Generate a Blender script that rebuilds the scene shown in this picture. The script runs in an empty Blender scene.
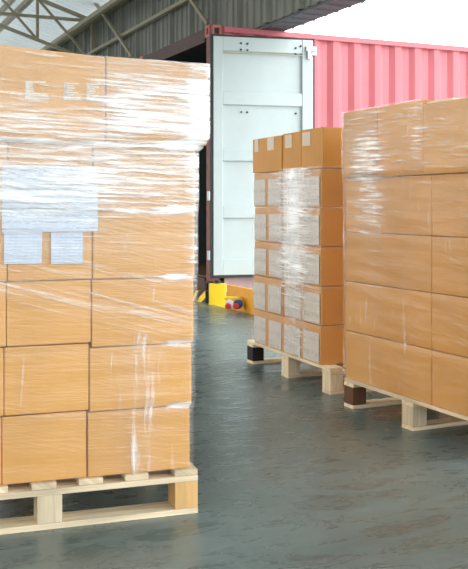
import bpy, bmesh, math, random
from mathutils import Vector, Matrix, noise
random.seed(7)
S = bpy.context.scene
COL = S.collection
F = 936.0; H = 1.05          # focal length in pixels, eye height in metres

# ------------------------------------------------------------------ camera
cam = bpy.data.cameras.new('camera'); co = bpy.data.objects.new('camera', cam); COL.objects.link(co)
co.location = (0, 0, H); co.rotation_euler = (math.pi/2, 0, 0)
cam.sensor_width = 36; cam.sensor_fit = 'AUTO'; cam.lens = F*36/569; cam.shift_y = -79.5/569
cam.clip_end = 500
S.camera = co

# ------------------------------------------------------------------ materials
MATS = {}
class NT:
    def __init__(s, name):
        m = bpy.data.materials.new(name); m.use_nodes = True
        s.m = m; s.t = m.node_tree; s.n = s.t.nodes; s.l = s.t.links
        s.b = s.n['Principled BSDF']; s.out = s.n['Material Output']
    def add(s, kind, **kw):
        nd = s.n.new(kind)
        for k, v in kw.items():
            if k.startswith('i_'):
                key = k[2:]
                key = int(key) if key.isdigit() else key.replace('_', ' ')
                nd.inputs[key].default_value = v
            else: setattr(nd, k, v)
        return nd
    def link(s, a, b): s.l.new(a, b)
    def ramp(s, src, stops):
        r = s.add('ShaderNodeValToRGB'); e = r.color_ramp.elements
        e[0].position = stops[0][0]; e[0].color = (*stops[0][1], 1)
        e[1].position = stops[-1][0]; e[1].color = (*stops[-1][1], 1)
        for p, c in stops[1:-1]:
            x = e.new(p); x.color = (*c, 1)
        s.link(src, r.inputs[0]); return r
    def bump(s, src, strength, dist, norm=None):
        b = s.add('ShaderNodeBump', i_Strength=strength, i_Distance=dist)
        s.link(src, b.inputs['Height'])
        return b

def mapped(t, scale, coord='Object', rot=(0, 0, 0), extra=None):
    tc = t.add('ShaderNodeTexCoord'); mp = t.add('ShaderNodeMapping')
    mp.inputs['Scale'].default_value = scale; mp.inputs['Rotation'].default_value = rot
    t.link(tc.outputs[coord], mp.inputs[0]); return mp.outputs[0]

def simple(name, col, rough=.5, metal=0, vary=.0, nscale=6, bump=0, spec=.5):
    t = NT(name); b = t.b
    b.inputs['Roughness'].default_value = rough; b.inputs['Metallic'].default_value = metal
    b.inputs['Specular IOR Level'].default_value = spec
    v = mapped(t, (1, 1, 1))
    n = t.add('ShaderNodeTexNoise', i_Scale=nscale, i_Detail=6.0, i_Roughness=.6); t.link(v, n.inputs[0])
    lo = tuple(c*(1-vary) for c in col); hi = tuple(min(1, c*(1+vary)) for c in col)
    r = t.ramp(n.outputs[0], [(.3, lo), (.7, hi)]); t.link(r.outputs[0], b.inputs['Base Color'])
    if bump:
        bp = t.bump(n.outputs[0], bump, .01); t.link(bp.outputs[0], b.inputs['Normal'])
    return t.m

def cardboard(name, col):
    t = NT(name); b = t.b; b.inputs['Roughness'].default_value = .55; b.inputs['Specular IOR Level'].default_value = .3
    v = mapped(t, (1, 1, 1))
    n = t.add('ShaderNodeTexNoise', i_Scale=3.0, i_Detail=5.0); t.link(v, n.inputs[0])
    v2 = mapped(t, (90, 90, 2.5))
    n2 = t.add('ShaderNodeTexNoise', i_Scale=1.0, i_Detail=2.0); t.link(v2, n2.inputs[0])
    oi = t.add('ShaderNodeObjectInfo')
    a = t.add('ShaderNodeMath', operation='ADD'); t.link(n.outputs[0], a.inputs[0])
    m2 = t.add('ShaderNodeMath', operation='MULTIPLY', i_1=.25); t.link(n2.outputs[0], m2.inputs[0])
    t.link(m2.outputs[0], a.inputs[1])
    a2 = t.add('ShaderNodeMath', operation='ADD'); t.link(a.outputs[0], a2.inputs[0])
    m3 = t.add('ShaderNodeMath', operation='MULTIPLY', i_1=.22); t.link(oi.outputs['Random'], m3.inputs[0]); t.link(m3.outputs[0], a2.inputs[1])
    lo = tuple(c*.86 for c in col); hi = tuple(min(1, c*1.12) for c in col)
    r = t.ramp(a2.outputs[0], [(.45, lo), (1.05, hi)]); t.link(r.outputs[0], b.inputs['Base Color'])
    return t.m

def woodmat(name, col, dark=.72):
    t = NT(name); b = t.b; b.inputs['Roughness'].default_value = .7; b.inputs['Specular IOR Level'].default_value = .25
    tc = t.add('ShaderNodeTexCoord'); at = t.add('ShaderNodeUVMap'); at.uv_map = 'grain'
    mp = t.add('ShaderNodeMapping'); mp.inputs['Scale'].default_value = (3, 45, 1); t.link(at.outputs[0], mp.inputs[0])
    oi = t.add('ShaderNodeObjectInfo'); t.link(oi.outputs['Random'], mp.inputs['Location'])
    n = t.add('ShaderNodeTexNoise', i_Scale=1.0, i_Detail=5.0, i_Distortion=.6); t.link(mp.outputs[0], n.inputs[0])
    lo = tuple(c*dark for c in col); hi = tuple(min(1, c*1.12) for c in col)
    r = t.ramp(n.outputs[0], [(.3, lo), (.65, hi)])
    hs = t.add('ShaderNodeHueSaturation'); mr = t.add('ShaderNodeMapRange', i_3=.8, i_4=1.15)
    t.link(oi.outputs['Random'], mr.inputs[0]); t.link(mr.outputs[0], hs.inputs['Value']); t.link(r.outputs[0], hs.inputs['Color'])
    t.link(hs.outputs[0], b.inputs['Base Color'])
    bp = t.bump(n.outputs[0], .3, .002); t.link(bp.outputs[0], b.inputs['Normal'])
    return t.m

def floormat():
    t = NT('polished_concrete'); b = t.b
    v = mapped(t, (1, 1, 1))
    n = t.add('ShaderNodeTexNoise', i_Scale=1.1, i_Detail=9.0, i_Roughness=.62, i_Distortion=.5); t.link(v, n.inputs[0])
    v2 = mapped(t, (1, 2.3, 1), rot=(0, 0, .35))
    n2 = t.add('ShaderNodeTexNoise', i_Scale=5.0, i_Detail=8.0, i_Roughness=.7, i_Distortion=1.0); t.link(v2, n2.inputs[0])
    mx = t.add('ShaderNodeMath', operation='MULTIPLY_ADD', i_1=.5); t.link(n2.outputs[0], mx.inputs[0])
    h = t.add('ShaderNodeMath', operation='MULTIPLY', i_1=.5); t.link(n.outputs[0], h.inputs[0]); t.link(h.outputs[0], mx.inputs[2])
    r = t.ramp(mx.outputs[0], [(.38, (.072, .100, .096)), (.5, (.112, .152, .145)), (.62, (.17, .217, .208))])
    # hair cracks and scuffs
    v3 = mapped(t, (1, 1, 1))
    vo = t.add('ShaderNodeTexVoronoi', feature='DISTANCE_TO_EDGE', i_Scale=1.6)
    dn = t.add('ShaderNodeTexNoise', i_Scale=4.0, i_Detail=5.0)
    t.link(v3, dn.inputs[0])
    am = t.add('ShaderNodeVectorMath', operation='MULTIPLY_ADD'); am.inputs[1].default_value = (.5, .5, .5)
    t.link(dn.outputs['Color'], am.inputs[0]); t.link(v3, am.inputs[2]); t.link(am.outputs[0], vo.inputs['Vector'])
    cr = t.ramp(vo.outputs['Distance'], [(0, (.72, .72, .72)), (.008, (1, 1, 1))])
    mul = t.add('ShaderNodeMix', data_type='RGBA', blend_type='MULTIPLY'); mul.inputs[0].default_value = .6
    t.link(r.outputs[0], mul.inputs[6]); t.link(cr.outputs[0], mul.inputs[7])
    t.link(mul.outputs[2], b.inputs['Base Color'])
    rr = t.add('ShaderNodeMapRange', i_1=.35, i_2=.65, i_3=.20, i_4=.42); t.link(n2.outputs[0], rr.inputs[0])
    t.link(rr.outputs[0], b.inputs['Roughness'])
    b.inputs['Specular IOR Level'].default_value = .5
    bp = t.bump(n2.outputs[0], .4, .005); t.link(bp.outputs[0], b.inputs['Normal'])
    return t.m

def filmmat(name, gloss=.10, vertical=False, rough=.2):
    t = NT(name); t.n.remove(t.b)
    uv = t.add('ShaderNodeUVMap'); uv.uv_map = 'film'
    def streak(sc, rot, scale, det, dist=.3):
        mp = t.add('ShaderNodeMapping'); mp.inputs['Rotation'].default_value = (0, 0, rot); mp.inputs['Scale'].default_value = sc
        mp.vector_type = 'POINT'
        rt = t.add('ShaderNodeMapping'); rt.inputs['Rotation'].default_value = (0, 0, rot); t.link(uv.outputs[0], rt.inputs[0])
        mp.inputs['Rotation'].default_value = (0, 0, 0); t.link(rt.outputs[0], mp.inputs[0])
        n = t.add('ShaderNodeTexNoise', i_Scale=scale, i_Detail=det, i_Distortion=dist, i_Roughness=.6)
        t.link(mp.outputs[0], n.inputs[0]); return n.outputs[0]
    a = streak((5, 85, 1), .03, 1.0, 7.0)
    bdiag = streak((2.2, 85, 1), .27, 1.0, 6.0)
    c = streak((1.2, 1.6, 1), 0, 4.0, 3.0)
    d = streak((38, 3, 1), 0, 1.0, 3.0)
    at = t.add('ShaderNodeAttribute'); at.attribute_name = 'wrap_glare'
    sp = t.add('ShaderNodeSeparateColor'); t.link(at.outputs['Color'], sp.inputs[0])
    def M(op, x, y, z=None):
        m = t.add('ShaderNodeMath', operation=op)
        for i, q in enumerate((x, y, z)):
            if q is None: continue
            if isinstance(q, (int, float)): m.inputs[i].default_value = q
            else: t.link(q, m.inputs[i])
        return m.outputs[0]
    def step(x, lo, hi):
        m = t.add('ShaderNodeMapRange', interpolation_type='SMOOTHSTEP', i_1=lo, i_2=hi, i_3=0.0, i_4=1.0)
        if isinstance(x, (int, float)): m.inputs[0].default_value = x
        else: t.link(x, m.inputs[0])
        return m.outputs[0]
    # R: horizontal wrinkles density, G: diagonal, B: vertical/crushed; R and B also carry painted glare
    def dens(nz, ch, bias=.0):
        s = M('MULTIPLY_ADD', ch, .42, nz)      # nz ~ .5 +- .12
        return M('MULTIPLY', step(s, .645, .95), 1.0)
    A = dens(a, sp.outputs[0]); B = dens(bdiag, sp.outputs[1]); D = dens(d, sp.outputs[2])
    mxx = M('MAXIMUM', A, M('MAXIMUM', B, D))
    cl = step(c, .35, .65)
    mxx = M('MULTIPLY', mxx, M('MULTIPLY_ADD', cl, .45, .55))
    op = M('MULTIPLY', mxx, .82)
    opf = M('ADD', op, M('MULTIPLY_ADD', M('MAXIMUM', sp.outputs[0], M('MAXIMUM', M('MULTIPLY', sp.outputs[1], .45), M('MULTIPLY', sp.outputs[2], .8))), .22, .012))
    bp = t.add('ShaderNodeBump', i_Strength=.38, i_Distance=.006)
    hgt = M('ADD', a, M('MULTIPLY', bdiag, .8)); hgt = M('ADD', hgt, M('MULTIPLY', d, .5)); t.link(hgt, bp.inputs['Height'])
    tr = t.add('ShaderNodeBsdfTransparent')
    gl = t.add('ShaderNodeBsdfGlossy', i_Roughness=rough); gl.inputs['Color'].default_value = (1, 1, 1, 1); t.link(bp.outputs[0], gl.inputs['Normal'])
    milk = t.add('ShaderNodeBsdfPrincipled', i_Roughness=.3); milk.inputs['Base Color'].default_value = (.86, .84, .80, 1)
    t.link(bp.outputs[0], milk.inputs['Normal'])
    m1 = t.add('ShaderNodeMixShader'); m1.inputs[0].default_value = gloss; t.link(tr.outputs[0], m1.inputs[1]); t.link(gl.outputs[0], m1.inputs[2])
    m3 = t.add('ShaderNodeMixShader'); m3.inputs[0].default_value = .3; t.link(milk.outputs[0], m3.inputs[1]); t.link(gl.outputs[0], m3.inputs[2])
    m2 = t.add('ShaderNodeMixShader'); t.link(opf, m2.inputs[0]); t.link(m1.outputs[0], m2.inputs[1]); t.link(m3.outputs[0], m2.inputs[2])
    t.link(m2.outputs[0], t.out.inputs[0])
    return t.m

def stripemat():
    t = NT('hazard_stripes'); v = mapped(t, (1, 1, 1))
    w = t.add('ShaderNodeTexWave', wave_type='BANDS', bands_direction='DIAGONAL', i_Scale=4.0); t.link(v, w.inputs[0])
    r = t.ramp(w.outputs[0], [(.49, (.02, .02, .02)), (.51, (.75, .48, .02))]); t.link(r.outputs[0], t.b.inputs['Base Color'])
    return t.m

def roofmat():
    t = NT('translucent_roof_sheet')
    t.b.inputs['Base Color'].default_value = (.60, .64, .63, 1); t.b.inputs['Roughness'].default_value = .6
    tl = t.add('ShaderNodeBsdfTranslucent'); tl.inputs[0].default_value = (.72, .78, .8, 1)
    mx = t.add('ShaderNodeMixShader'); mx.inputs[0].default_value = ROOF_T
    t.link(t.b.outputs[0], mx.inputs[1]); t.link(tl.outputs[0], mx.inputs[2]); t.link(mx.outputs[0], t.out.inputs[0])
    return t.m

def docmat(name, col, nl, txt=(.45, .5, .58)):
    # printed rows and columns of small print, procedurally
    t = NT(name); b = t.b; b.inputs['Roughness'].default_value = .5
    uv = t.add('ShaderNodeUVMap'); uv.uv_map = 'grain'
    br = t.add('ShaderNodeTexNoise', i_Scale=1.0, i_Detail=2.0)
    mp = t.add('ShaderNodeMapping'); mp.inputs['Scale'].default_value = (26, nl*2.0, 1); t.link(uv.outputs[0], mp.inputs[0]); t.link(mp.outputs[0], br.inputs[0])
    w = t.add('ShaderNodeTexWave', wave_type='BANDS', bands_direction='Y', i_Scale=nl/3.14*.5*2); t.link(uv.outputs[0], w.inputs[0])
    m = t.add('ShaderNodeMath', operation='MULTIPLY'); t.link(w.outputs[0], m.inputs[0]); t.link(br.outputs[0], m.inputs[1])
    r = t.ramp(m.outputs[0], [(.40, col), (.5, txt)]); t.link(r.outputs[0], b.inputs['Base Color'])
    return t.m

ROOF_T = .12
M_box = cardboard('tan_cardboard', (.66, .335, .09))
M_box2 = cardboard('orange_cardboard', (.62, .285, .06))
M_box3 = cardboard('brown_cardboard', (.60, .28, .045))
M_wood = woodmat('pale_pine', (.76, .62, .42))
M_wood_o = woodmat('orange_pine', (.66, .40, .16))
M_wood_d = woodmat('dark_stained_wood', (.13, .055, .025))
M_wood_k = woodmat('blackened_wood', (.022, .016, .014))
M_floor = floormat()
M_film = filmmat('stretch_film', .045)
M_filmv = filmmat('stretch_film_tight', .035, rough=.3)
M_red = simple('red_container_paint', (.55, .135, .155), .45, vary=.08, nscale=1.5)
M_rust = simple('rusty_red_paint', (.22, .06, .05), .6, vary=.35, nscale=9)
M_cast = simple('worn_red_paint', (.48, .15, .13), .55, vary=.2, nscale=8)
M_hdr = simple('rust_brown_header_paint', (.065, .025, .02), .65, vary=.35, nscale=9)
M_rail = simple('dusty_pink_grey_paint', (.42, .29, .29), .6, vary=.12)
M_door = simple('pale_grey_green_door_paint', (.50, .575, .565), .45, vary=.05, nscale=2.5)
M_gask = simple('dark_rubber_and_shade', (.03, .035, .03), .7)
M_dark = simple('dark_steel', (.035, .05, .05), .6, vary=.2)
M_zinc = simple('galvanised_steel', (.5, .52, .52), .4, metal=.6, vary=.1)
M_ochre = simple('ochre_sealant', (.42, .38, .25), .6)
M_cont_in = simple('shade_painted_lining', (.045, .06, .055), .7, vary=.2)
M_ply = simple('dark_plywood', (.12, .06, .035), .7, vary=.3)
M_wall = simple('grey_metal_sheet', (.17, .175, .145), .5, vary=.12, nscale=2)
M_beam = simple('dark_grey_beam_paint', (.12, .125, .14), .6, vary=.1)
M_truss = simple('khaki_steel_paint', (.30, .265, .17), .5, vary=.12)
M_roof = roofmat()
M_yel = simple('yellow_safety_paint', (.90, .62, .02), .4, vary=.05)
M_yor = simple('amber_safety_paint', (.84, .36, .003), .45, vary=.06)
M_hazard = stripemat()
M_yard = simple('yard_concrete', (.42, .42, .40), .9, vary=.08, nscale=1)
M_white = simple('white_plastic', (.85, .85, .85), .4)
M_redp = simple('red_plastic', (.65, .04, .03), .35)
M_blue = simple('blue_plastic', (.04, .07, .25), .35)
M_tape = simple('clear_buff_tape', (.62, .48, .34), .3, vary=.05)
M_lab = docmat('shipping_label_print', (.60, .53, .46), 9, (.50, .44, .38))
M_doc = docmat('pale_blue_form_print', (.57, .64, .74), 10, (.38, .43, .52))
M_ink = simple('white_print', (.75, .68, .58), .5)
M_tyre = simple('tyre_rubber', (.02, .02, .02), .8)

# ------------------------------------------------------------------ mesh helpers
def bm_new(): return bmesh.new()
def add_box(bm, x0, x1, y0, y1, z0, z1, mi=0, mat=None):
    vs = [bm.verts.new(Vector(c)) for c in ((x0,y0,z0),(x1,y0,z0),(x1,y1,z0),(x0,y1,z0),(x0,y0,z1),(x1,y0,z1),(x1,y1,z1),(x0,y1,z1))]
    if mat is not None:
        for v in vs: v.co = mat @ v.co
    for f in ((0,3,2,1),(4,5,6,7),(0,1,5,4),(1,2,6,5),(2,3,7,6),(3,0,4,7)):
        bm.faces.new([vs[i] for i in f])
    return vs
def add_bar(bm, a, b, w, h=None):
    a = Vector(a); b = Vector(b); d = (b-a); L = d.length
    q = d.to_track_quat('X', 'Z').to_matrix().to_4x4()
    h = h or w
    add_box(bm, 0, L, -w/2, w/2, -h/2, h/2, mat=Matrix.Translation(a) @ q)
def add_cyl(bm, c, r, L, axis='Y', seg=20, r2=None):
    m = Matrix.Translation(Vector(c))
    if axis == 'Y': m = m @ Matrix.Rotation(math.pi/2, 4, 'X')
    if axis == 'X': m = m @ Matrix.Rotation(math.pi/2, 4, 'Y')
    bmesh.ops.create_cone(bm, cap_ends=True, segments=seg, radius1=r, radius2=r if r2 is None else r2, depth=L, matrix=m)
def finish(name, bm, mat, parent=None, bevel=0, seg=2, smooth=False, grain=None):
    if bevel:
        bmesh.ops.bevel(bm, geom=list(bm.edges), offset=bevel, segments=seg, profile=.7, affect='EDGES', clamp_overlap=True)
    bm.normal_update()
    if grain:
        uv = bm.loops.layers.uv.new('grain')
        for f in bm.faces:
            for l in f.loops:
                c = l.vert.co
                if grain == 'x': l[uv].uv = (c.x, c.y + c.z*1.3)
                elif grain == 'y': l[uv].uv = (c.y, c.x + c.z*1.3)
                elif grain == 'z': l[uv].uv = (c.z, c.x + c.y*1.3)
                else: l[uv].uv = ((c.x-grain[0])/grain[2], (c.z-grain[1])/grain[3])
    me = bpy.data.meshes.new(name); bm.to_mesh(me); bm.free()
    if smooth:
        for p in me.polygons: p.use_smooth = True
    me.materials.append(mat)
    o = bpy.data.objects.new(name, me); COL.objects.link(o)
    if parent: o.parent = parent
    return o
def boxobj(name, b, mat, parent=None, bevel=0, grain=None):
    bm = bm_new(); add_box(bm, *b); return finish(name, bm, mat, parent, bevel, 2, False, grain)
def tag(o, label=None, cat=None, group=None, kind=None):
    if label: o['label'] = label
    if cat: o['category'] = cat
    if group: o['group'] = group
    if kind: o['kind'] = kind
    return o
def empty(name, loc, rz=0):
    o = bpy.data.objects.new(name, None); COL.objects.link(o); o.empty_display_size = .2
    o.location = loc; o.rotation_euler = (0, 0, rz); return o
def copy_tree(o, parent=None):
    c = o.copy(); COL.objects.link(c); c.parent = parent
    for ch in list(o.children): copy_tree(ch, c)
    return c

# ------------------------------------------------------------------ the dock frame
# u points out of the building along the container, v along the dock edge away from the camera
O = Vector((-.26, 10.1, 0)); U = Vector((.9145, .4045, 0)); V = Vector((-.4045, .9145, 0))
RZ = math.atan2(U.y, U.x)
def D(u, v, z=0): return O + U*u + V*v + Vector((0, 0, z))
def dock_obj(o):
    o.location = O; o.rotation_euler = (0, 0, RZ); return o

# setting -----------------------------------------------------------
o = boxobj('floor', (-16, -.06, -16, 26, -1.2, 0), M_floor); dock_obj(o); tag(o, kind='structure')
o = boxobj('trim_1', (-60, 90, -60, 90, -1.4, -1.2), M_yard); dock_obj(o); tag(o, kind='structure')

# corrugated wall above the dock opening
WU = .623; EAVE = 4.33; LINT = 3.03
def sheet_wall(name, v0, v1, z0, z1):
    bm = bm_new(); prof = []
    v = v0
    k = 0
    while v < v1:
        major = (k % 4 == 0)
        d = -.055 if major else -.022
        w = .05 if major else .035
        prof += [(0, v), (0, v+.19-w*2.0), (d, v+.19-w*1.55), (d, v+.19-w*.45)]
        v += .19; k += 1
    lo = [bm.verts.new((WU+p[0], p[1], z0)) for p in prof]; hi = [bm.verts.new((WU+p[0], p[1], z1)) for p in prof]
    for i in range(len(prof)-1): bm.faces.new((lo[i], lo[i+1], hi[i+1], hi[i]))
    o = finish(name, bm, M_wall); md = o.modifiers.new('t', 'SOLIDIFY'); md.thickness = .004
    dock_obj(o); tag(o, kind='structure'); return o
sheet_wall('wall_dock', -14, 22, LINT, EAVE)
sheet_wall('wall_dock_far', 3.4, 9, 0, LINT)
o = boxobj('wall_left_unseen', (-16.1, -16, -16, 26, 6.4, 9.9), M_wall); dock_obj(o); tag(o, kind='structure')  # unseen wall added to cut side light, open below for the sun
bm = bm_new(); add_box(bm, WU+.01, WU+.30, -14, 22, LINT-.03, LINT+.13)
for i in range(150): add_box(bm, WU+.02, WU+.29, -13.9+i*.24, -13.87+i*.24, LINT-.045, LINT-.03)
o = finish('trim_2', bm, M_beam); dock_obj(o); tag(o, kind='structure')
# posts far away that carry the lintel
# wall girts (horizontal angles), eave strut
bm = bm_new()
for z, w in ((3.72, .07),):
    add_box(bm, WU-.13, WU-.06, -14, 22, z-.02, z+.03)
o = finish('trim_3', bm, M_truss); dock_obj(o); tag(o, kind='structure')
bm = bm_new(); add_box(bm, WU-.17, WU-.06, -14, 22, 4.23, 4.33)
add_box(bm, WU-.52, WU-.45, -14, 22, 4.03, 4.10)
for i in range(60):
    a = -14+i*.6
    add_bar(bm, (WU-.485, a, 4.06), (WU-.11, a+.3, 4.28), .035); add_bar(bm, (WU-.11, a+.3, 4.28), (WU-.485, a+.6, 4.06), .035)
o = finish('trim_4', bm, M_truss); dock_obj(o); tag(o, kind='structure')
# roof
bm = bm_new(); SL = .32; prof = []
v = -16.0
while v < 26:
    prof += [(v, 0), (v+.17, 0), (v+.20, .035), (v+.22, .035)]; v += .25
a = [bm.verts.new((WU+.6, p[0], EAVE+.10-.6*SL+p[1])) for p in prof]; b = [bm.verts.new((-16, p[0], EAVE+.10+(WU+16)*SL+p[1])) for p in prof]
for i in range(len(prof)-1): bm.faces.new((a[i], b[i], b[i+1], a[i+1]))
o = finish('ceiling', bm, M_roof); dock_obj(o); tag(o, kind='structure')
# purlins
bm = bm_new()
for i in range(9):
    uu = WU-1.3-i*1.6; zz = EAVE+.03+(WU-uu)*SL
    add_box(bm, uu-.03, uu+.03, -15, 25, zz-.07, zz+.03)
o = finish('trim_5', bm, M_truss); dock_obj(o); tag(o, kind='structure')
# trusses: horizontal bottom chord, sloping top chord, web members, one brace on the wall
def truss(n, v):
    bm = bm_new(); u0 = WU-.12; Lx = 13.0
    top = lambda q: EAVE-.04+q*SL
    low = lambda q: 3.58+q*SL
    add_bar(bm, (u0, v, 4.28), (u0-Lx, v, 4.28), .06, .05)          # horizontal tie
    add_bar(bm, (u0, v, top(0)), (u0-Lx, v, top(Lx)), .06)
    add_bar(bm, (u0, v, low(0)), (u0-Lx, v, low(Lx)), .055)
    q = .94; k = 0; prev = 0
    while q < Lx:
        add_bar(bm, (u0-q, v, low(q)), (u0-q, v, top(q)), .045)
        add_bar(bm, (u0-prev, v, low(prev)), (u0-q, v, top(q)), .04)
        prev = q; q += .94
    add_box(bm, u0+.0, u0+.12, v-.03, v+.03, 3.06, 4.3)
    o = finish('trim_%d' % n, bm, M_truss); dock_obj(o); tag(o, kind='structure')
bm = bm_new(); add_box(bm, WU-1.38, WU-1.30, -14, 22, 4.36, 4.45)
o = finish('trim_10', bm, M_truss); dock_obj(o); tag(o, kind='structure')
truss(6, 6.7); truss(7, 11.7); truss(8, 16.7)
# diagonal rods on the wall between the columns
bm = bm_new()
def wallrod(p, q, w=.045):
    # image positions p, q put on the wall plane
    pts = []
    for (x, y) in (p, q):
        k = (x-234)/F; den = (V.x - k*V.y)
        bx = O + U*(WU-.16); s = (k*bx.y - bx.x)/den
        P = bx + V*s; z = H+(205-y)/F*P.y
        pts.append(Vector((WU-.16, s, z)))
    add_bar(bm, pts[0], pts[1], w)
wallrod((88, -8), (132, 56)); wallrod((187, -6), (208, 24), .04)
o = finish('trim_9', bm, M_truss); dock_obj(o); tag(o, kind='structure')

# ------------------------------------------------------------------ container
CB, CT = .10, 3.0; CL = 6.06; CW = 2.44
ct = empty('shipping_container', O, RZ)
tag(ct, 'red corrugated steel shipping container docked at the floor edge, one pale door swung open', 'shipping container')
# local: x = u (outward), y = v (away)
def corrug(y, z0, z1, x0, x1, mat, name, sgn=1):
    bm = bm_new(); prof = []; x = x0
    while x < x1-.01:
        prof += [(x, 0), (x+.075, 0), (x+.14, .036*sgn), (x+.215, .036*sgn)]; x += .28
    prof.append((x1, 0))
    lo = [bm.verts.new((p[0], y+p[1], z0)) for p in prof]; hi = [bm.verts.new((p[0], y+p[1], z1)) for p in prof]
    for i in range(len(prof)-1): bm.faces.new((lo[i], lo[i+1], hi[i+1], hi[i]))
    o = finish(name, bm, mat, ct); md = o.modifiers.new('t', 'SOLIDIFY'); md.thickness = .003
    return o
corrug(.02, CB+.16, CT-.07, .14, CL-.14, M_red, 'side_panel', 1)
corrug(CW-.02, CB+.16, CT-.07, .14, CL-.14, M_red, 'side_panel', -1)
# interior lining, its shade put into the dark colour
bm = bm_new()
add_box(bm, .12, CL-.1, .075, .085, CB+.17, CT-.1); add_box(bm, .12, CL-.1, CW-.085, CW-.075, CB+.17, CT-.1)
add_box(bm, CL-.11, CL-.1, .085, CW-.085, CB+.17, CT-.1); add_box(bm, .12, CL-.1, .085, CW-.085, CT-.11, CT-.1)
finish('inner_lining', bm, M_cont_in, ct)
boxobj('floorboard', (.05, CL-.1, .09, CW-.09, CB+.12, CB+.165), M_ply, ct)
boxobj('roof_panel', (.1, CL-.1, .06, CW-.06, CT-.055, CT-.04), M_red, ct)
boxobj('front_wall', (CL-.09, CL-.03, .1, CW-.1, CB+.1, CT-.07), M_red, ct)
for y in (0, CW-.06):
    boxobj('top_rail', (.17, CL-.17, y, y+.06, CT-.07, CT-.01), M_red, ct, .004)
    boxobj('bottom_rail', (.17, CL-.17, y, y+.05, CB, CB+.16), M_rail, ct, .004)
for y in (.0, CW-.12):
    for x in (0, CL-.12):
        boxobj('corner_post', (x+.005, x+.115, y+.005, y+.115, CB+.12, CT-.12), M_rust, ct, .006)
        for z in (CB, CT-.125):
            bm = bm_new()
            # casting: cube with oval holes on the visible sides, built as plates round a hole
            X0, X1, Y0, Y1, Z0, Z1 = x, x+.165*1, y-.0, y+.15, z, z+.125
            if x > 1: X0, X1 = x-.045, x+.12
            if y > 1: Y0, Y1 = y-.03, y+.12
            add_box(bm, X0+.03, X1-.03, Y0+.03, Y1-.03, Z0, Z1)
            for (a0, a1, b0, b1) in ((0, .32, 0, 1), (.68, 1, 0, 1), (.32, .68, 0, .22), (.32, .68, .78, 1)):
                xa, xb = X0+(X1-X0)*a0, X0+(X1-X0)*a1; za, zb = Z0+(Z1-Z0)*b0, Z0+(Z1-Z0)*b1
                add_box(bm, xa, xb, Y0, Y0+.0305, za, zb); add_box(bm, xa, xb, Y1-.0305, Y1, za, zb)
                ya, yb = Y0+(Y1-Y0)*a0, Y0+(Y1-Y0)*a1
                add_box(bm, X0, X0+.0305, ya, yb, za, zb); add_box(bm, X1-.0305, X1, ya, yb, za, zb)
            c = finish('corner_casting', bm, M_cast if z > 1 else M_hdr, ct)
            # dark plate painted for the shade inside the hole
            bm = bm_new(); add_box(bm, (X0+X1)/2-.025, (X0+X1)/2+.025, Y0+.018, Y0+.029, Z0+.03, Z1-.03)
            finish('casting_hole_shade', bm, M_gask, c)
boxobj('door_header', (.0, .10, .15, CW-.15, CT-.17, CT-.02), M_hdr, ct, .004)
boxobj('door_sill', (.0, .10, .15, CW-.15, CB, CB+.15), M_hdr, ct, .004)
# the open door, resting beside the side wall
def py(y, z=10.15): return H+(205-y)/F*z
door_dir = math.atan2(.248, .9686)
drt = bpy.data.objects.new('door', None)
bm = bm_new(); W = 1.13; zb, zt = py(275.3, 10.07), py(36, 10.07)
add_box(bm, .02, W-.02, .036, .050, zb+.01, zt-.01)                      # recessed skin
rails = [(36, 51.5), (92, 105), (149, 161), (206.5, 218), (259, 275.3)]
add_box(bm, 0, .105, 0, .05, zb, zt); add_box(bm, W-.125, W, 0, .05, zb, zt)
for (a, b) in rails:
    z1 = zt if a == 36 else py(a); z0 = zb if b == 275.3 else py(b)
    add_box(bm, .1055, W-.1255, .004, .035, z0, z1)
drt = finish('door', bm, M_door, ct, .004, 1)
Rl = Matrix.Rotation(door_dir-RZ, 4, 'Z')
dpos = Vector((-.2206, 10.055, 0)) - O
drt.location = (dpos.dot(U), dpos.dot(V), 0); drt.rotation_euler = (0, 0, door_dir-RZ)
bm = bm_new()
add_box(bm, -.03, -.001, .01, .045, zb-.02, zt+.02); add_box(bm, 0, W, .01, .045, zb-.03, zb-.001)
add_box(bm, 0, W, .01, .045, zt+.001, zt+.02); add_box(bm, W+.001, W+.02, .01, .045, zb-.02, zt+.02)
finish('gasket', bm, M_gask, drt)
boxobj('trim_strip', (.106, W-.126, -.004, .003, py(53.8), py(52.9)), M_ochre, drt)
for (x, y) in [(240, 43.5), (246.5, 43.8), (240, 50), (246.5, 50.2), (295, 46), (295, 52), (241, 112), (247, 112), (296, 112), (300, 44)]:
    xx = ((x-213)/100)*W; bm = bm_new(); add_cyl(bm, (xx, -.001 if y < 60 else .031, py(y)), .011, .012)
    finish('rivet', bm, M_dark, drt)
bm = bm_new()
add_box(bm, W-.09, W+.03, -.03, -.002, py(49), py(44)); add_box(bm, W-.075, W-.03, -.035, -.003, py(57), py(49))
add_box(bm, W-.02, W+.035, -.02, .03, py(53), py(46))
finish('corner_bracket', bm, M_zinc, drt, .004)
for yy in (75, 126, 196, 255):
    bm = bm_new(); z = py(yy)
    add_cyl(bm, (-.045, .03, z), .018, .10, 'Z', 12); add_box(bm, -.045, .0, .02, .04, z-.03, z+.03)
    finish('hinge', bm, M_zinc, drt)
# the other door leaf, swung back along the far side
d2 = boxobj('door', (.0, 1.13, 0, .05, zb, zt), M_door, ct, .004); d2.location = (.06, CW+.02, 0); d2.rotation_euler = (0, 0, math.radians(4))

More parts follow.
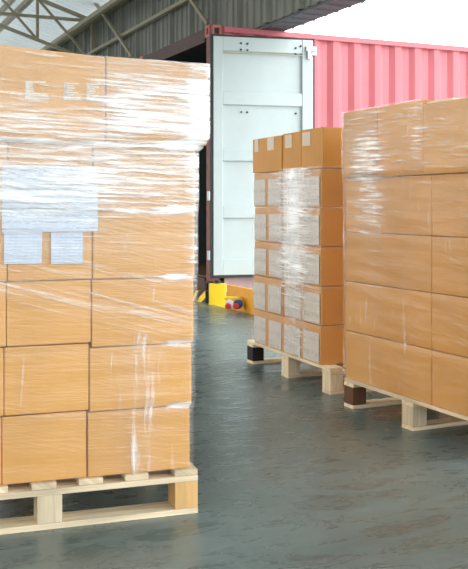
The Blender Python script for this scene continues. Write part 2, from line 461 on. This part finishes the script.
# chassis under the container
ch = empty('trailer_chassis', D(0, 0, -1.2), RZ)
tag(ch, 'dark trailer chassis carrying the red container outside the dock', 'trailer')
boxobj('chassis_beam', (.35, CL, .6, .75, .95, 1.295), M_dark, ch); boxobj('chassis_beam', (.35, CL, CW-.75, CW-.6, .95, 1.295), M_dark, ch)
boxobj('cross_beam', (.35, .5, .05, CW-.05, 1.1, 1.295), M_dark, ch)
for x in (1.5, 2.9):
    for y in (.2, CW-.2):
        bm = bm_new(); add_cyl(bm, (x, y, .5), .5, .3, 'Y', 32); finish('wheel', bm, M_tyre, ch, .03, 2)
    bm = bm_new(); add_cyl(bm, (x, CW/2, .5), .07, CW-.8, 'Y', 12); add_box(bm, x-.06, x+.06, .62, .73, .5, .95); add_box(bm, x-.06, x+.06, CW-.73, CW-.62, .5, .95)
    finish('axle', bm, M_dark, ch)
for y in (.675, CW-.675):
    boxobj('support_leg', (5.0, 5.15, y-.07, y+.07, 0, .95), M_dark, ch)

# ------------------------------------------------------------------ dock edge safety plates
def edge_pt(px, off=0):
    # point on the floor edge under image column px
    k = (px-234)/F; bx = O + U*(-.06+off); s = (k*bx.y - bx.x)/(V.x - k*V.y)
    return bx + V*s
# bright yellow guard at the edge
P = edge_pt(217.5, .05)
g = empty('dock_guard', (P.x, P.y, 0), math.radians(6))
tag(g, 'bright yellow steel guard plate at the dock edge under the open container door', 'safety guard')
bm = bm_new(); w = .185; hgt = .225
add_box(bm, -w/2, w/2, -.03, .0, -.25, hgt); finish('guard_plate', bm, M_yel, g, .012, 3)
boxobj('guard_gusset', (-w/2+.01, -w/2+.03, .0, .10, 0, hgt*.8), M_yel, g, .004)
boxobj('guard_foot', (-w/2, w/2, .001, .05, 0, .012), M_yel, g)
bm = bm_new(); add_cyl(bm, (-.0, -.014, hgt+.018), .03, .036, 'Z', 16); finish('rubber_knob', bm, M_gask, g, .008, 2)
# amber ramp flap
P2 = edge_pt(227, .03)
g = empty('dock_flap', (P2.x, P2.y, 0), math.atan2(-V.y, -V.x))
tag(g, 'amber yellow raised flap along the dock edge beside the middle pallet', 'dock flap')
boxobj('flap_plate', (-.0, 1.0, .0, .03, -.25, .235), M_yor, g, .006)
for x in (0.0, .45, .88):
    boxobj('flap_rib', (x, x+.02, .031, .05, -.2, .2), M_yor, g, .003)
# striped bumper beneath the container mouth
P3 = edge_pt(203, -.02)
hb = boxobj('striped_bumper', (.03, 1.5, -.04, .04, 0, .12), M_hazard, None, .006); hb.location = P3; hb.rotation_euler = (0, 0, math.atan2(V.y, V.x))
tag(hb, 'black and yellow striped bumper bar on the dock edge before the dark container mouth', 'bumper')
# small round red, white and blue fittings before the amber flap
cp = empty('hose_coupling', (edge_pt(234, -.05).x, edge_pt(234, -.05).y, 0), math.radians(-8))
tag(cp, 'small red, white and blue round hose couplings on yellow bracket at the dock edge', 'hose coupling')
boxobj('bracket', (-.09, .06, -.05, .03, .118, .145), M_yel, cp, .008)
for (x, m1) in ((-.035, M_white), (.045, M_blue)):
    bm = bm_new(); add_cyl(bm, (x, -.035, .075), .046, .07, 'Y', 20); c = finish('coupling_body', bm, m1, cp, .014, 3, True)
    bm = bm_new(); add_cyl(bm, (x-.012, -.08, .06), .030, .022, 'Y', 16); finish('coupling_cap', bm, M_redp, c, .006, 2, True)

# ------------------------------------------------------------------ pallets
def pallet(loc, rz, label, Lx=1.0, Ly=1.2, mats=None, bx=.08, by=.10):
    p = empty('wooden_pallet', loc, rz); tag(p, label, 'pallet')
    mats = mats or {}
    ys = [0, (Ly-by)/2, Ly-by]; xs = [0, (Lx-bx)/2, Lx-bx]
    for j, y in enumerate(ys):
        boxobj('bottom_board', (0, Lx, y, y+by, 0, .019), M_wood, p, .002, 'x')
        boxobj('stringer_board', (0, Lx, y, y+by, .1105, .1295), M_wood, p, .002, 'x')
        for i, x in enumerate(xs):
            m = mats.get((i, j), M_wood)
            boxobj('block', (x, x+bx, y+.002, y+by-.002, .0195, .110), m, p, .002, 'z')
    n = 7
    for i in range(n):
        w = .08; x = i*(Lx-w)/(n-1) - (.018 if 0 < i < n-1 else 0)
        o0 = random.uniform(0, .008)
        bm = bm_new(); add_box(bm, x, x+w, .004+o0, Ly-.004, .130, .149)
        finish('deck_board', bm, M_wood, p, .002, 2, False, 'y')
    return p

def cartonmesh(sx, sy, sz, seed, slant=0):
    # slightly bulging carton with soft edges; origin at bottom centre
    bm = bm_new(); bmesh.ops.create_cube(bm, size=1)
    bmesh.ops.subdivide_edges(bm, edges=list(bm.edges), cuts=5, use_grid_fill=True)
    rng = random.Random(seed); bul = rng.uniform(.0015, .004)
    for v in bm.verts:
        x, y, z = v.co*2
        fx = (1-y*y)*(1-z*z); fy = (1-x*x)*(1-z*z)
        v.co = Vector((x*sx/2, y*sy/2, (z+1)*sz/2))
        if abs(x) > .99: v.co.x += math.copysign(bul*fx, x)
        if abs(y) > .99: v.co.y += math.copysign(bul*fy, y)
    for v in bm.verts: v.co.z -= slant*v.co.x*(v.co.z/sz)
    es = [e for e in bm.edges if len(e.link_faces) == 2 and e.calc_face_angle(0) > .8]
    bmesh.ops.bevel(bm, geom=es, offset=.005, segments=3, profile=.6, affect='EDGES')
    return bm

RN6 = ['bottom', 'second from the bottom', 'third from the bottom', 'fourth from the bottom', 'fifth from the bottom', 'topmost']
RN5 = ['bottom', 'second from the bottom', 'third from the bottom', 'fourth from the bottom', 'topmost']

def stack_frame(name, loc, rz):
    return Matrix.Translation(Vector(loc)) @ Matrix.Rotation(rz, 4, 'Z')
def carton(fr, x0, x1, y0, y1, z0, z1, mat, label, group, rz=0, roll=0, g=.0025, slant=0):
    bm = cartonmesh(x1-x0-g, y1-y0-g, z1-z0-.003, random.random(), slant)
    o = finish('carton', bm, mat, None, 0, 2, True)
    for p in o.data.polygons: p.use_smooth = False
    m = fr @ Matrix.Translation(((x0+x1)/2, (y0+y1)/2, z0+.0005)) @ Matrix.Rotation(rz, 4, 'Z') @ Matrix.Rotation(roll, 4, 'Y')
    o.matrix_world = m
    o.location = m.to_translation(); o.rotation_euler = m.to_euler()
    tag(o, label, 'carton', group)
    return o

# film -------------------------------------------------------------
def film(name, fr, rows, zb, zt, wrap_glare_fn, mat, label, sides=(1, 1, 1, 1), off=.006, amp=.003, seams=None, zfn=None):
    """rows: list of (z0, z1, x0, x1, y0, y1).  Wraps all round the outline."""
    seams = seams or [r[0] for r in rows[1:]]
    def rect(z):
        # blend the outlines of neighbouring rows over 2 cm
        acc = None; ws = 0
        for (z0, z1, x0, x1, y0, y1) in rows:
            d = max(z0-z, z-z1, 0); wgt = max(0, 1-d/.02)
            if wgt > 0:
                q = (x0, x1, y0, y1)
                acc = [c*wgt for c in q] if acc is None else [a+c*wgt for a, c in zip(acc, q)]; ws += wgt
        if acc is None:
            r = rows[0] if z < rows[0][0] else rows[-1]; return r[2:]
        return [a/ws for a in acc]
    nz = int((zt-zb)/.012)+1; zs = [zb+(zt-zb)*i/(nz-1) for i in range(nz)]
    x0, x1, y0, y1 = rows[0][2:]
    nx = int((x1-x0)/.016); ny = int((y1-y0)/.03)
    ring = []       # (side, t)
    ring += [(0, i/nx) for i in range(nx)] + [(1, i/ny) for i in range(ny)] + [(2, i/nx) for i in range(nx)] + [(3, i/ny) for i in range(ny)]
    bm = bm_new(); uvl = bm.loops.layers.uv.new('film'); cl = bm.loops.layers.float_color.new('wrap_glare')
    grid = []; meta = {}
    for z in zs:
        a, b, c, d = rect(z); row = []
        pin = min([abs(z-s) for s in seams]+[1]); pinch = max(0, 1-pin/.018)
        for (s, t) in ring:
            if s == 0: x, y, n, per = a+(b-a)*t, c, (0, -1), t*(b-a)
            elif s == 1: x, y, n, per = b, c+(d-c)*t, (1, 0), (b-a)+t*(d-c)
            elif s == 2: x, y, n, per = b-(b-a)*t, d, (0, 1), (b-a)+(d-c)+t*(b-a)
            else: x, y, n, per = a, d-(d-c)*t, (-1, 0), 2*(b-a)+(d-c)+t*(d-c)
            w = noise.noise(Vector((per*3.0, z*26, 3.1)))*amp + noise.noise(Vector((per*9, z*60, 9)))*amp*.4
            cor = (t < .0001)
            ofs = off + w - pinch*.002
            if cor:
                pn = {0: (-1, 0), 1: (0, -1), 2: (1, 0), 3: (0, 1)}[s]
                P = Vector((x+(n[0]+pn[0])*off*.75, y+(n[1]+pn[1])*off*.75, z))
            else: P = Vector((x+n[0]*ofs, y+n[1]*ofs, z))
            if zfn: P.z = zfn(x, y, z)
            v = bm.verts.new(P); meta[v] = (per, z, wrap_glare_fn(s, t, z, x, y)); row.append(v)
        grid.append(row)
    N = len(ring); tot = 2*((x1-x0)+(y1-y0))
    for j in range(len(zs)-1):
        for i in range(N):
            k = (i+1) % N
            f = bm.faces.new((grid[j][i], grid[j][k], grid[j+1][k], grid[j+1][i])); f.smooth = True
            for l in f.loops:
                per, z, wv = meta[l.vert]
                if k == 0 and l.vert in (grid[j][0], grid[j+1][0]): per = tot
                l[uvl].uv = (per, z); l[cl] = (*wv, 1)
    me = bpy.data.meshes.new(name); bm.to_mesh(me); bm.free(); me.materials.append(mat)
    o = bpy.data.objects.new(name, me); COL.objects.link(o)
    o.location = fr.to_translation(); o.rotation_euler = fr.to_euler()
    tag(o, label, 'stretch film'); return o
def sm(a, b, x):
    t = max(0, min(1, (x-a)/(b-a)))
    return t*t*(3-2*t)
def bell(x, c, w): return math.exp(-((x-c)/w)**2)
def fbm(x, y, s=0): return noise.fractal(Vector((x, y, s)), 1, 2, 3)

# ================================================================== LEFT PALLET
LD = Vector((.946, .324, 0)); LRZ = math.atan2(.324, .946)
LC = Vector((-.1227, 3.191, 0)) - LD*1.0           # left front corner
pallet(LC, LRZ, 'pale pine pallet in the left foreground under the tallest carton stack',
       mats={(2, 0): M_wood_o})
fl = stack_frame('l', LC, LRZ)
def lx(tr): return 1.0-tr
zr = [.1495]
for h in (.2165, .2130, .2250, .2270, .2220, .2880): zr.append(zr[-1]+h)
lofs = [0, .007, .014, .017, .020, .058]
YF = .022; lrows = []
for r in range(6):
    of = lofs[r]; z0, z1 = zr[r], zr[r+1]
    if r < 5:
        cols = [(lx(.926)+of, lx(.650)+of, 'half outside the left frame edge'), (lx(.650)+of, lx(.3745)+of, 'middle column'), (lx(.3745)+of, lx(.0215)+of, 'right column')]
    else:
        cols = [(lx(.94)+of, lx(.740)+of, 'outside'), (lx(.740)+of, lx(.372)+of, 'wide left carton'), (lx(.372)+of, lx(.0215)+of, 'overhanging right carton')]
    for c, (a, b, cn) in enumerate(cols):
        if r == 5 and c == 0: continue
        if r == 5:
            lab = 'top carton of the left stack with white printed marks on its front' if c == 1 else 'wide overhanging carton at the top right corner of the left stack'
        elif c == 0: lab = 'tan carton cut off by the left photo edge, %s' % RN6[r]
        else: lab = 'tan carton in the left stack, %s, %s' % (cn, RN6[r])
        oy = 0 if r < 5 else -.006
        if c < 2 and r < 5: z0, z1 = zr[r]+(0, .005, .015, 0, 0)[r], zr[r+1]+(.005, .015, 0, 0, 0)[r]
        else: z0, z1 = zr[r], zr[r+1]
        cb = carton(fl, a, b, YF+oy+(.003 if c == 1 else 0), YF+.37, z0, z1+(.015 if r == 5 and c == 1 else 0), M_box, lab, 'cartons of the left stack', rz=random.uniform(-.004, .004), roll=(0 if r == 5 else random.uniform(-.002, .002)), slant=(.065 if r == 5 and c == 1 else .03 if r == 5 else 0))
        if r == 5 and c == 1:
            # three printed blocks of short bars
            hx = (b-a)/2
            for (px0, px1, k) in ((27, 50, 0), (65, 83, 1), (88, 103, 2)):
                xa = (px0-107)*.00325 + hx; xb = (px1-107)*.00325 + hx
                bm = bm_new(); add_box(bm, xa, xa+(xb-xa)*.15, -(.37+.003)/2-.0032, -(.37+.003)/2-.0015, .143, .196)
                for q in range(8):
                    zz = .140 + q*.0075
                    add_box(bm, xa-.003, xa+(xb-xa)*([1, .97, .9, .35, .3, .28, .3, .85][q] if k == 0 else [.8, .95, .9, .5, .75, .45, .6, .5][(q+k)%8]), -(.37+.003)/2-.0032, -(.37+.003)/2-.0015, zz, zz+.0048)
                mk = finish('printed_mark', bm, M_ink, cb); tag(mk, 'white printed bars')
        # carton layer behind, at the right flank
        if c == 2 or (r == 5):
            for q in range(2):
                y0 = YF+.375+q*.385
                carton(fl, a, b, y0, y0+.37, z0, z1, M_box, 'tan carton hidden behind the front cartons of the left stack', 'cartons behind the front of the left stack')
    X0 = cols[0][0] if r < 5 else cols[1][0]
    lrows.append((z0, z1, X0, cols[2][1], YF-(.006 if r == 5 else 0), YF+1.14))
def lwrap_glare(s, t, z, x, y):
    # turns of film and how crumpled it is, plus painted glare
    R = G = B = 0.0
    top = sm(.98, 1.10, z)
    R = .30*sm(.72, .92, z)-.12*sm(1.0, 1.1, z) + .30*top + .16*bell(z, 1.10, .14)*(1-sm(.6, .95, x))
    if s == 0:
        R += .30*sm(.58, .80, x)*sm(1.27, 1.32, z)*(1-.9*sm(1.46, 1.50, z)) + .12*sm(1.04, 1.1, z)*(1-sm(1.33, 1.36, z))  # extra milky white at the top right paints the glare there
        R -= .20*sm(1.30, 1.36, z)*(1-sm(.55, .72, x))*sm(1.36, 1.45, z)
        # diagonal band over the middle rows
        zc = .80-.21*(x-.30)
        G = .50*bell(z, zc, .055) + .34*bell(z, zc+.11, .05)
        B = (.34*bell(x, .81, .05)+.2*bell(x, .78, .14))*(1-sm(.60, .66, z)) + .20*bell(x, .80, .14)*sm(.6, .7, z)*(1-sm(.95, 1.05, z))  # upright glare band painted as milky film
        for sgl in zr[1:6]: R += .35*bell(z, sgl, .012)*(.35+.65*sm(.75, .97, x)+.3*(fbm(x*5, sgl) > .1))
        for sgl in zr[1:6]: R += 1.1*bell(z, sgl+.004, .010)*bell(x, .93, .05)
        R += .30*sm(.955, .985, x)*.6
    else: R += .1
    return (max(0, R), max(0, G), max(0, B))
film('stretch_film', fl, lrows, .151, zr[-1]+.004, lwrap_glare, M_film, 'clear wrinkled stretch film wound round the left carton stack, densest at the top', off=.012,
     zfn=lambda x, y, z: z + sm(1.26, 1.545, z)*(.010-.012*1+.055*max(0, .63-x)-.02*max(0, x-.63)))

# papers behind the film on the left stack
def paper(name, px0, px1, y0p, y1p, yoff, label, mat, nl):
    # image box to stack coordinates
    def tx(px):
        k = (px-234)/F
        # point LC + LD*x + back*YF
        B = LC + Vector((-.324, .946, 0))*(YF-yoff)
        return (k*B.y - B.x)/(LD.x-k*LD.y)
    xa, xb = tx(px0), tx(px1); P = LC + LD*((xa+xb)/2)
    za, zb = H+(205-y1p)/F*P.y, H+(205-y0p)/F*P.y
    bm = bm_new(); n = 8
    g = [[bm.verts.new((xa+(xb-xa)*i/n, YF-yoff-.0006*math.sin(i*1.3+j), za+(zb-za)*j/4)) for i in range(n+1)] for j in range(5)]
    for j in range(4):
        for i in range(n): bm.faces.new((g[j][i], g[j][i+1], g[j+1][i+1], g[j+1][i]))
    o = finish(name, bm, mat, None, 0, 2, False, (xa, za, xb-xa, zb-za))
    md = o.modifiers.new('t', 'SOLIDIFY'); md.thickness = .0004
    o.location = LC; o.rotation_euler = (0, 0, LRZ); tag(o, label, 'paper'); return o
paper('paper_form', 2, 98, 166, 232, .0072, 'large pale blue printed form behind the film on the left stack', M_doc, 10)
paper('paper_label', 4, 42, 232.5, 264, .0068, 'small pale blue printed slip at left under the large form on the left stack', M_doc, 8)
paper('paper_label', 51, 83, 232.5, 264, .0068, 'small pale blue printed slip at right under the large form on the left stack', M_doc, 8)

# ================================================================== MIDDLE PALLET
# long side faces us: A = far-left corner, C = near corner
A = Vector((.087, 6.26, 0)); d1 = Vector((.378, -.926, 0)).normalized(); d2 = Vector((-d1.y, d1.x, 0))
# local x = d2 (runner direction), local y = -d1 (cross), origin at the near corner
C0 = A + d1*1.18; MRZ = math.atan2(d2.y, d2.x)
pallet(C0, MRZ, 'pale pine pallet in the middle distance beside the dock edge, dark far block', Ly=1.18, mats={(0, 2): M_wood_k})
fm = stack_frame('m', C0, MRZ)
def mt(t): return 1.18-t
mz = [.1495+.2217*i for i in range(7)]
XF = -.006
segs_low = [(.134, .578), (.578, 1.085)]; segs_top = [(.134, .578), (.578, .819), (.819, 1.085)]
names_low = ['far left', 'near']; names_top = ['far left', 'centre', 'near corner']
for r in range(6):
    sg = segs_top if r == 5 else segs_low; nm = names_top if r == 5 else names_low
    for i, (a, b) in enumerate(sg):
        if r == 5: lab = 'orange brown carton in the top layer of the middle stack, %s one' % nm[i]
        else: lab = 'orange brown carton in the middle stack, %s column, %s' % (nm[i], RN6[r])
        dz = 0
        wdt = .37 if not (i == len(sg)-1) else .46
        jit = random.uniform(-.004, .004) - (.012 if r == 5 and i == 0 else 0)
        ex = [0.0, .0, .03][i] if r == 5 else 0
        cb = carton(fm, XF+jit-ex*0, XF+wdt, mt(b), mt(a), mz[r], mz[r+1]+(.006*i if r == 5 else 0), M_box2, lab, 'cartons of the middle stack', rz=random.uniform(-.006, .006)+(.02 if r == 5 and i != 0 else 0))
        L = b-a; hx = -(XF+wdt-XF-jit-.0025)/2
        if r < 5:
            # printed labels, two per carton, as seen through the film
            ks = [(.006, .19), (.238, .428)] if i == 0 else [(.03, .25), (.29, .488)]
            for (p, q) in ks:
                bm = bm_new(); ya = L/2-p-.0; yb = L/2-q
                add_box(bm, hx-.0055, hx-.0042, yb, ya, .010, .176)
                uvn = bm
                o = finish('label', bm, M_lab, cb, 0, 2, False, 'y'); tag(o, 'grey white shipping label')
        else:
            ks = [[(.04, .10), (.24, .34)], [(.04, .13)], [(.02, .12)]][i]
            for (p, q) in ks:
                bm = bm_new(); add_box(bm, hx-.0035, hx-.0022, L/2-q, L/2-p, .135, .214)
                o = finish('packing_tape', bm, M_tape, cb); tag(o, 'greyish strip of tape')
    # second carton on the near flank (right of the first), partly behind the right stack
    a, b = sg[-1]
    carton(fm, XF+.465, XF+.92, mt(1.085), mt(.60), mz[r], mz[r+1], M_box2, 'carton of the middle stack behind the right stack, %s' % RN6[r], 'cartons of the middle stack')
mrows = [(mz[r], mz[r+1], XF-.004, XF+.92, mt(1.085), mt(.134)) for r in range(5)] + [(mz[5], mz[6], XF-.004, XF+.92, mt(1.085), mt(.134))]
def mwrap_glare(s, t, z, x, y):
    R = G = B = 0
    if s == 3:
        tt = 1.18-y
        B = .16 + .40*bell(tt, .72, .17)*sm(.45, .9, z) + .25*bell(tt, .75, .12)  # bells here and in R paint the central glow as milky film
        R = .20 + .55*bell(tt, .74, .24)*sm(.3, .8, z) + .25*bell(tt, .76, .18)
    elif s == 0:
        for q in mz[1:]: R += .3*bell(z, q, .02)*(1-sm(.2, .5, x))
        R += .05
    return (R, G, B)
film('stretch_film', fm, mrows[:5], .151, mz[5]+.012, mwrap_glare, M_filmv, 'clear stretch film wrapped round the middle carton stack below its top layer')

# ================================================================== RIGHT PALLET
A = Vector((.5746, 4.889, 0)); d1 = Vector((.422, -.907, 0)).normalized(); d2 = Vector((-d1.y, d1.x, 0))
C1 = A + d1*1.2; RRZ = math.atan2(d2.y, d2.x)
pallet(A + d1*1.12, RRZ, 'pine pallet at the right edge with a dark brown far corner block', Ly=1.12, by=.09, mats={(0, 2): M_wood_d})
fr_ = stack_frame('r', C1, RRZ)
def rt(t): return 1.2-t
rz_ = [.1495, .400, .656, .912, 1.188, 1.532]
for r in range(5):
    if r == 4: sg = [(.008, .325), (.325, .697), (.697, 1.19)]
    else: sg = [(.012, .748), (.748, 1.17)]
    nm = ['far left one', 'centre one', 'near right one'] if r == 4 else ['wide left column', 'right column']
    for i, (a, b) in enumerate(sg):
        z1 = rz_[r+1] - (.022 if r == 4 and i == 2 else 0)
        lab = 'brown carton in the right stack, %s, %s' % (nm[i], RN5[r])
        ox = -.01 if r == 4 else 0
        gg = .0025
        cb = carton(fr_, -.002+ox+random.uniform(-.001, .001), .45, rt(b), rt(a), rz_[r], z1, M_box3, lab, 'cartons of the right stack', rz=random.uniform(-.002, .002), roll=0, g=gg)
        if r == 4 and i == 2:
            bm = bm_new(); add_box(bm, -.21, .20, .06, (b-a)/2+.012, z1-rz_[r]-.0015, z1-rz_[r]+.009); finish('lid_flap', bm, M_tape, cb, .002); tag(cb.children[-1], 'pale folded lid flap')
        if i == 0 or i == 1:
            carton(fr_, .455, .90, rt(b), rt(a), rz_[r], rz_[r+1]-.004, M_box3, 'brown carton hidden behind the front cartons of the right stack', 'cartons behind the front of the right stack')
rrows = [(rz_[r], rz_[r+1], -.004-(.01 if r == 4 else 0), .91, rt(1.175 if r < 4 else 1.19), rt(.008)) for r in range(5)]
def rwrap_glare(s, t, z, x, y):
    R = .06+.12*sm(.85, 1.0, z) + .14*sm(1.15, 1.25, z); G = 0; B = .08
    if s == 3:
        tt = 1.2-y
        R += .34*bell(tt, .22, .14)*sm(.85, 1.0, z)*(1-sm(1.35, 1.45, z)) + .16*bell(tt, .28, .12)*sm(.4, .6, z) + .20*bell(tt, .66, .05)*sm(1.2, 1.3, z)  # bells paint the highlight bands into the film's whiteness
        B += .16*bell(tt, .25, .10) + .10*bell(tt, .6, .12) + .22*bell(tt, .015, .03)
        for q in rz_[1:5]: R += .22*bell(z, q, .012)*(1-sm(.5, .8, tt))
    return (R, G, B)
film('stretch_film', fr_, rrows, .151, rz_[5]+.003, rwrap_glare, M_filmv, 'clear glossy stretch film wound round the right carton stack',
     zfn=lambda x, y, z: z - .022*sm(1.45, 1.532, z)*sm(.515, .49, y) if y < .515 else z)

# ------------------------------------------------------------------ light
w = bpy.data.worlds.new('sky'); S.world = w; w.use_nodes = True
nt = w.node_tree; bg = nt.nodes['Background']; bg.inputs[0].default_value = (.93, .97, 1, 1); bg.inputs[1].default_value = 2.4
# hazy sky, brighter on the yard side of the building
tcw = nt.nodes.new('ShaderNodeTexCoord'); dt = nt.nodes.new('ShaderNodeVectorMath'); dt.operation = 'DOT_PRODUCT'
dt.inputs[1].default_value = (.9145, .4045, .25); nt.links.new(tcw.outputs['Generated'], dt.inputs[0])
mrw = nt.nodes.new('ShaderNodeMapRange'); mrw.interpolation_type = 'SMOOTHSTEP'
mrw.inputs[1].default_value = -.3; mrw.inputs[2].default_value = .95; mrw.inputs[3].default_value = 1.62; mrw.inputs[4].default_value = 5.6
nt.links.new(dt.outputs['Value'], mrw.inputs[0]); nt.links.new(mrw.outputs[0], bg.inputs[1])
sun = bpy.data.lights.new('sun', 'SUN'); so = bpy.data.objects.new('sun', sun); COL.objects.link(so)
sun.energy = .8; sun.angle = math.radians(12); sun.color = (1, .86, .66)
so.rotation_euler = Vector((-.8, .22, .17)).to_track_quat('Z', 'Y').to_euler()

S.view_settings.view_transform = 'Standard'; S.view_settings.look = 'None'
S.view_settings.gamma = 1; S.view_settings.use_curve_mapping = False
S.view_settings.exposure = .22
